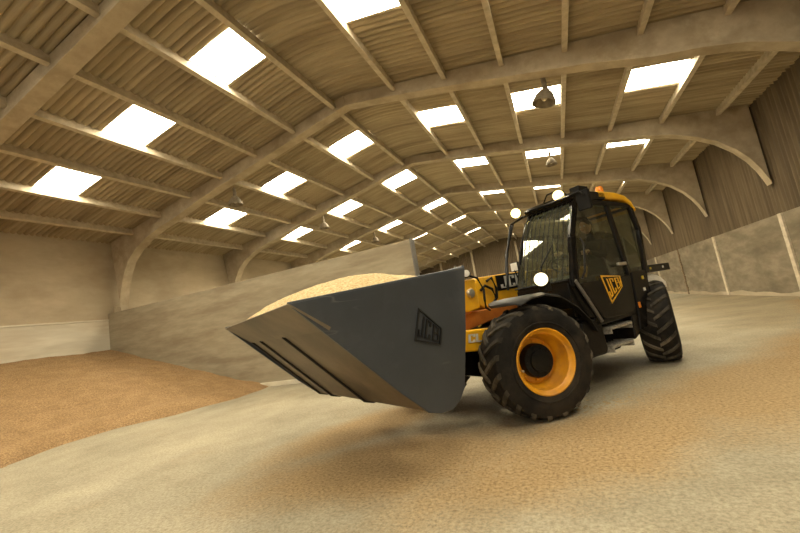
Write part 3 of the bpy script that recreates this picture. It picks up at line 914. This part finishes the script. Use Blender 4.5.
# grab poles and mirror stem right of the windscreen
mb = MB()
mb.tube([(-.82, .08, 1.45), (-.95, .06, 1.9), (-1.30, -.02, 2.45), (-1.36, .2, 2.52)], .018, 8); mb.tube([(-.90, -.02, 1.5), (-1.1, -.05, 2.0), (-1.45, -.08, 2.5), (-1.46, .25, 2.55)], .018, 8)
mb.tube([(-.95, .06, 1.9), (-1.1, -.05, 2.0)], .014, 8)
mb.build('cab_guard_rail', M['black'], T, smooth=50)
mb = MB(); mb.tube([(-1.30, 1.0, 2.55), (-1.30, 1.16, 2.56), (-1.32, 1.2, 2.5)], .015, 8); mb.box((-1.36, 1.17, 2.44), (.06, .17, .26)); mb.build('mirror', M['plastic'], T, .03)
mb = MB(); mb.tube([(-.76, .35, 1.55), (-.70, .36, 1.7)], .01, 6); mb.box((-.72, .36, 1.74), (.03, .13, .13)); o = mb.build('front_mirror', M['plastic'], T, .015)
MB().box((-.702, .36, 1.74), (.008, .11, .11)).build('mirror_glass', M['white'], o, .01)


def lamp(name, p, d, r, mat, par=T):
    d = Vector(d).normalized(); p = Vector(p)
    o = MB().lathe([(.0, -.09), (r * .5, -.085), (r * .95, -.03), (r * 1.08, 0), (r * 1.08, .02), (r, .022), (r * .98, .0)], 22, p, d).build(name, M['plastic'], par, smooth=40)
    MB().lathe([(.0, .026), (r * .6, .022), (r * .97, .008), (r * .97, 0)], 22, p, d).build('lens', mat, o, smooth=50)
    return o


lamp('work_light', (-1.30, .12, 2.60), (.80, .45, -.15), .075, M['lamp_on'])
lamp('work_light', (-1.31, .86, 2.615), (.80, .45, -.15), .075, M['lamp_on'])
lamp('headlight', (-.33, 1.0, 1.485), (.75, .55, .0), .08, M['lamp_on_big'])
mb = MB(); mb.box((-.40, .98, 1.40), (.1, .12, .14)); mb.build('headlight_bracket', M['black'], T, .02)
mb = MB(); mb.lathe([(.0, .13), (.04, .12), (.055, .08), (.06, 0), (0, 0)], 18, (-2.42, .88, 2.68), (0, 0, 1)); bc = mb.build('beacon', M['amber'], T, smooth=40)
MB().lathe([(.065, -.03), (.065, .02), (.0, .02)], 18, (-2.42, .88, 2.67), (0, 0, 1)).build('beacon_base', M['black'], bc)
mb = MB(); mb.box((-1.70, .95, 2.67), (.24, .14, .10)); mb.tube([(-1.45, .9, 2.62), (-1.36, .86, 2.70), (-1.3, .7, 2.68), (-1.34, .6, 2.6)], .012, 6); mb.build('roof_box', M['plastic'], T, .04)

# bucket, crowded back, with worn steel underside
BK_T = [(1.05, 1.67), (1.18, 1.1), (1.30, .66), (1.38, .55), (1.48, .502), (1.60, .505), (1.72, .54)]
LIP0, TIP = (2.50, 1.355), (2.74, 1.53)
mb = MB()
for s in (1, -1):
    pr = [(1.05, 1.67), (1.18, 1.1), (1.31, .64), (1.39, .545), (1.48, .498), (1.60, .500), (1.72, .535), (1.95, .74), TIP]
    mb.loft([[(x, s * 1.17, z) for x, z in pr], [(x, s * 1.20, z) for x, z in pr]])
mb.loft([[(x, y, z) for x, z in ((1.05, 1.67), (1.18, 1.1), (1.31, .64), (1.36, .66), (1.23, 1.1), (1.10, 1.67))] for y in (-1.17, 1.17)])
for s in (1, -1):   # folded top edge
    mb.tube([(1.05, s * 1.185, 1.675), TIP[:1] + (s * 1.185,) + (TIP[1] + .004,)], .012, 6)
mb.tube([(1.06, -1.19, 1.68), (1.06, 1.19, 1.68)], .02, 8)
bucket = mb.build('bucket', M['bucket'], T, .004)
mb = MB()
fp = [(1.31, .64), (1.38, .555), (1.48, .508), (1.60, .51), (1.72, .545), LIP0]
fi = [(x - .02 * 0, z + .03) for x, z in fp]
mb.loft([[(x, y, z) for x, z in fp] + [(x, y, z) for x, z in fi[::-1]] for y in (-1.17, 1.17)])
mb.build('bucket_floor', M['bucket_floor'], bucket, smooth=30)
mb = MB()
d = Vector((TIP[0] - LIP0[0], TIP[1] - LIP0[1])).normalized(); n = Vector((d.y, -d.x))
a = Vector(LIP0) - d * .05; b = Vector(TIP)
mb.loft([[(a.x + n.x * .02, y, a.y + n.y * .02), (b.x + n.x * .004, y, b.y + n.y * .004), (b.x - n.x * .004, y, b.y - n.y * .004), (a.x - n.x * .006, y, a.y - n.y * .006)] for y in (-1.205, 1.205)])
mb.build('cutting_edge', M['bucket_floor'], bucket)
for y in (-1.10, -.72, .12):
    mb = MB(); h = .022
    ang = math.atan2(LIP0[1] - .545, LIP0[0] - 1.72)
    nx, nz = math.sin(ang), -math.cos(ang)
    pts = [(1.50, .508), (1.62, .512), (1.72, .545), (LIP0[0] - .03, LIP0[1] - .03)]
    rings = []
    for i, (x, z) in enumerate(pts):
        k = .006 if i in (0, 3) else 1
        ox, oz = (0, -1) if i < 1 else (nx, nz)
        rings.append([(x, y - .011, z), (x, y + .011, z), (x + ox * h * (1 if i not in (0,) else .2), y + .011, z + oz * h * (1 if i else .2)), (x + ox * h * (1 if i else .2), y - .011, z + oz * h * (1 if i else .2))])
    mb.loft(rings); mb.build('wear_strip', M['strip'], bucket)
EB = [(1.655, 1.2, 1.335), (1.475, 1.2, 1.17), (1.515, 1.2, 1.05), (1.73, 1.2, 1.125)]
EB_SHIFT = 0
letters(JCB2, EB, .06, .014).build('emblem', M['emblem'], bucket)
letters(FRAME, EB, .055, .014).build('emblem_border', M['emblem'], bucket)

# heaped grain inside the bucket: a thing of its own, lying in it
def heap_z(u, v):
    x = 1.14 + (2.70 - 1.14) * u
    base = 1.67 + (1.53 - 1.67) * (x - 1.05) / (TIP[0] - 1.05) - .03
    q = (1 - u)
    lon = 1 - (1 - min(q / .55, 1)) ** 1.8 if q < .55 else 1 - 1.0 * ((q - .55) / .45) ** 1.6
    bell = lon * (1 - abs(2 * v - 1) ** 3)
    return x, base + .07 * min(1, q * 6) * min(1, (1 - v) * 5) * (1 - .8 * q * q) + .17 * bell + .012 * noise.noise(Vector((x * 5, v * 9, 1)))


mb = MB(); NU, NV = 60, 70; g = []
for i in range(NU + 1):
    r = []
    for j in range(NV + 1):
        u, v = i / NU, j / NV
        x, z = heap_z(u, v); z += .006 * noise.noise(Vector((x * 22, v * 40, 3)))
        r.append(mb.bm.verts.new((x, -1.165 + 2.33 * v, z)))
    g.append(r)
for a, b in zip(g, g[1:]):
    for j in range(NV): mb.bm.faces.new((a[j], a[j + 1], b[j + 1], b[j]))
# sides and underside so it is a solid heap
bot = []
for i in range(NU + 1):
    x = g[i][0].co.x
    zf = (.545 + (x - 1.72) * (LIP0[1] - .545) / (LIP0[0] - 1.72) + .035) if x > 1.72 else .58 + max(0, 1.36 - x) * 3
    bot.append([mb.bm.verts.new((x, y, min(zf, g[i][0].co.z - .004))) for y in (-1.165, 1.165)])
for i in range(NU):
    mb.bm.faces.new((g[i][0], g[i + 1][0], bot[i + 1][0], bot[i][0])); mb.bm.faces.new((g[i][NV], bot[i][1], bot[i + 1][1], g[i + 1][NV]))
    mb.bm.faces.new((bot[i][0], bot[i + 1][0], bot[i + 1][1], bot[i][1]))
hp = mb.build('grain_heap', M['grain'], None, smooth=80)
hp.location = (OX, OY, 0); hp.rotation_euler = (0, 0, TH)
tag(hp, 'pale golden grain heaped above the rim of the loader bucket', 'grain', kind='stuff')


# ------------------------------------------------------------------ driver
def skin_body(name, verts, edges, radii, mat, parent, sub=2):
    me = bpy.data.meshes.new(name); me.from_pydata(verts, edges, [])
    o = bpy.data.objects.new(name, me); col.objects.link(o); o.parent = parent
    sk = o.modifiers.new('skin', 'SKIN'); sk.use_smooth_shade = True
    for k, r in enumerate(radii): me.skin_vertices[0].data[k].radius = (r[0], r[1]) if isinstance(r, tuple) else (r, r)
    me.skin_vertices[0].data[0].use_root = True
    s = o.modifiers.new('sub', 'SUBSURF'); s.levels = s.render_levels = sub
    me.materials.append(mat); return o


D = empty('person', (OX, OY, 0), TH)
tag(D, 'driver in dark clothes sitting in the telehandler cab holding the steering wheel', 'person')
dx, dy = -2.16, .70
DZ = .09
V = [(dx, dy, 1.40), (dx - .03, dy, 1.58), (dx - .05, dy, 1.78), (dx - .02, dy, 1.90), (dx + .02, dy, 2.0),          # spine, neck
     (dx - .03, dy + .17, 1.83), (dx + .12, dy + .21, 1.62), (dx + .40, dy + .16, 1.70),                                # left arm
     (dx - .03, dy - .17, 1.83), (dx + .14, dy - .21, 1.62), (dx + .62, dy - .13, 1.74),                                # right arm
     (dx + .06, dy + .10, 1.37), (dx + .45, dy + .13, 1.40), (dx + .60, dy + .12, 1.02), (dx + .72, dy + .12, .96),                                # left leg
     (dx + .06, dy - .10, 1.37), (dx + .45, dy - .13, 1.40), (dx + .60, dy - .12, 1.02), (dx + .72, dy - .12, .96)]
Ed = [(0, 1), (1, 2), (2, 3), (3, 4), (2, 5), (5, 6), (6, 7), (2, 8), (8, 9), (9, 10), (0, 11), (11, 12), (12, 13), (13, 14), (0, 15), (15, 16), (16, 17), (17, 18)]
Rd = [(.15, .11), (.14, .11), (.16, .10), (.07), .062, .06, .05, .035, .06, .05, .035, .085, .07, .05, .045, .085, .07, .05, .045]
V = [(a, b, c + DZ * (c > 1.5)) for a, b, c in V]
skin_body('clothed_body', V, Ed, Rd, M['dark_cloth'], D)
hd = MB()
hc = Vector((dx + .05, dy, 2.125 + DZ))
res = bmesh.ops.create_uvsphere(hd.bm, u_segments=24, v_segments=18, radius=1)
for v_ in res['verts']:
    p = v_.co.copy(); p.x *= .098 * (1 if p.z > -.2 else 1 + .05); p.y *= .077; p.z *= .118
    if p.z < -.03: p.y *= 1 - (-.03 - p.z) * 3.0; 
    if p.x > .06 and -.02 < p.z < .015 and abs(p.y) > .015: p.x -= .008      # eye hollows
    v_.co = p + hc
hd.hexa([(hc.x + .088, dy - .012, hc.z + .012), (hc.x + .088, dy + .012, hc.z + .012), (hc.x + .09, dy + .018, hc.z - .032), (hc.x + .09, dy - .018, hc.z - .032),
         (hc.x + .095, dy - .006, hc.z + .01), (hc.x + .095, dy + .006, hc.z + .01), (hc.x + .122, dy + .01, hc.z - .03), (hc.x + .122, dy - .01, hc.z - .03)])
for s in (1, -1): hd.sphere((hc.x - .005, dy + s * .078, hc.z - .005), .03, 10, (.7, .3, 1))
head = hd.build('head', M['skin'], D, smooth=60)
MB().sphere((hc.x - .018, dy, hc.z + .03), .105, 20, (1, .82, 1)).build('hair', M['hair'], head, smooth=60)
for s in (1, -1): MB().sphere((hc.x + .083, dy + s * .032, hc.z + .0), .012, 8).build('eye', M['white'], head, smooth=60)
MB().box((hc.x + .092, dy, hc.z - .058), (.012, .045, .008)).build('mouth', M['red'], head, .003)
for (hx, hy, hz) in ((dx + .44, dy + .15, 1.715 + DZ), (dx + .68, dy - .12, 1.755 + DZ)):
    mb = MB(); mb.sphere((hx, hy, hz), .05, 12, (1.0, .8, .55))
    for k in range(4):
        y0 = hy - .03 + .02 * k; ln = (.045, .055, .052, .04)[k]
        mb.tube([(hx + .03, y0, hz), (hx + .03 + ln, y0, hz + .008), (hx + .035 + ln, y0, hz - .03), (hx + .02 + ln * .7, y0, hz - .045)], [.011, .010, .009, .007], 8)
    mb.tube([(hx, hy + .035 * (-1 if hy > dy else 1), hz - .005), (hx + .045, hy + .05 * (-1 if hy > dy else 1), hz - .02), (hx + .065, hy + .04 * (-1 if hy > dy else 1), hz - .035)], [.013, .011, .008], 8)
    mb.build('hand', M['skin'], D, smooth=60)
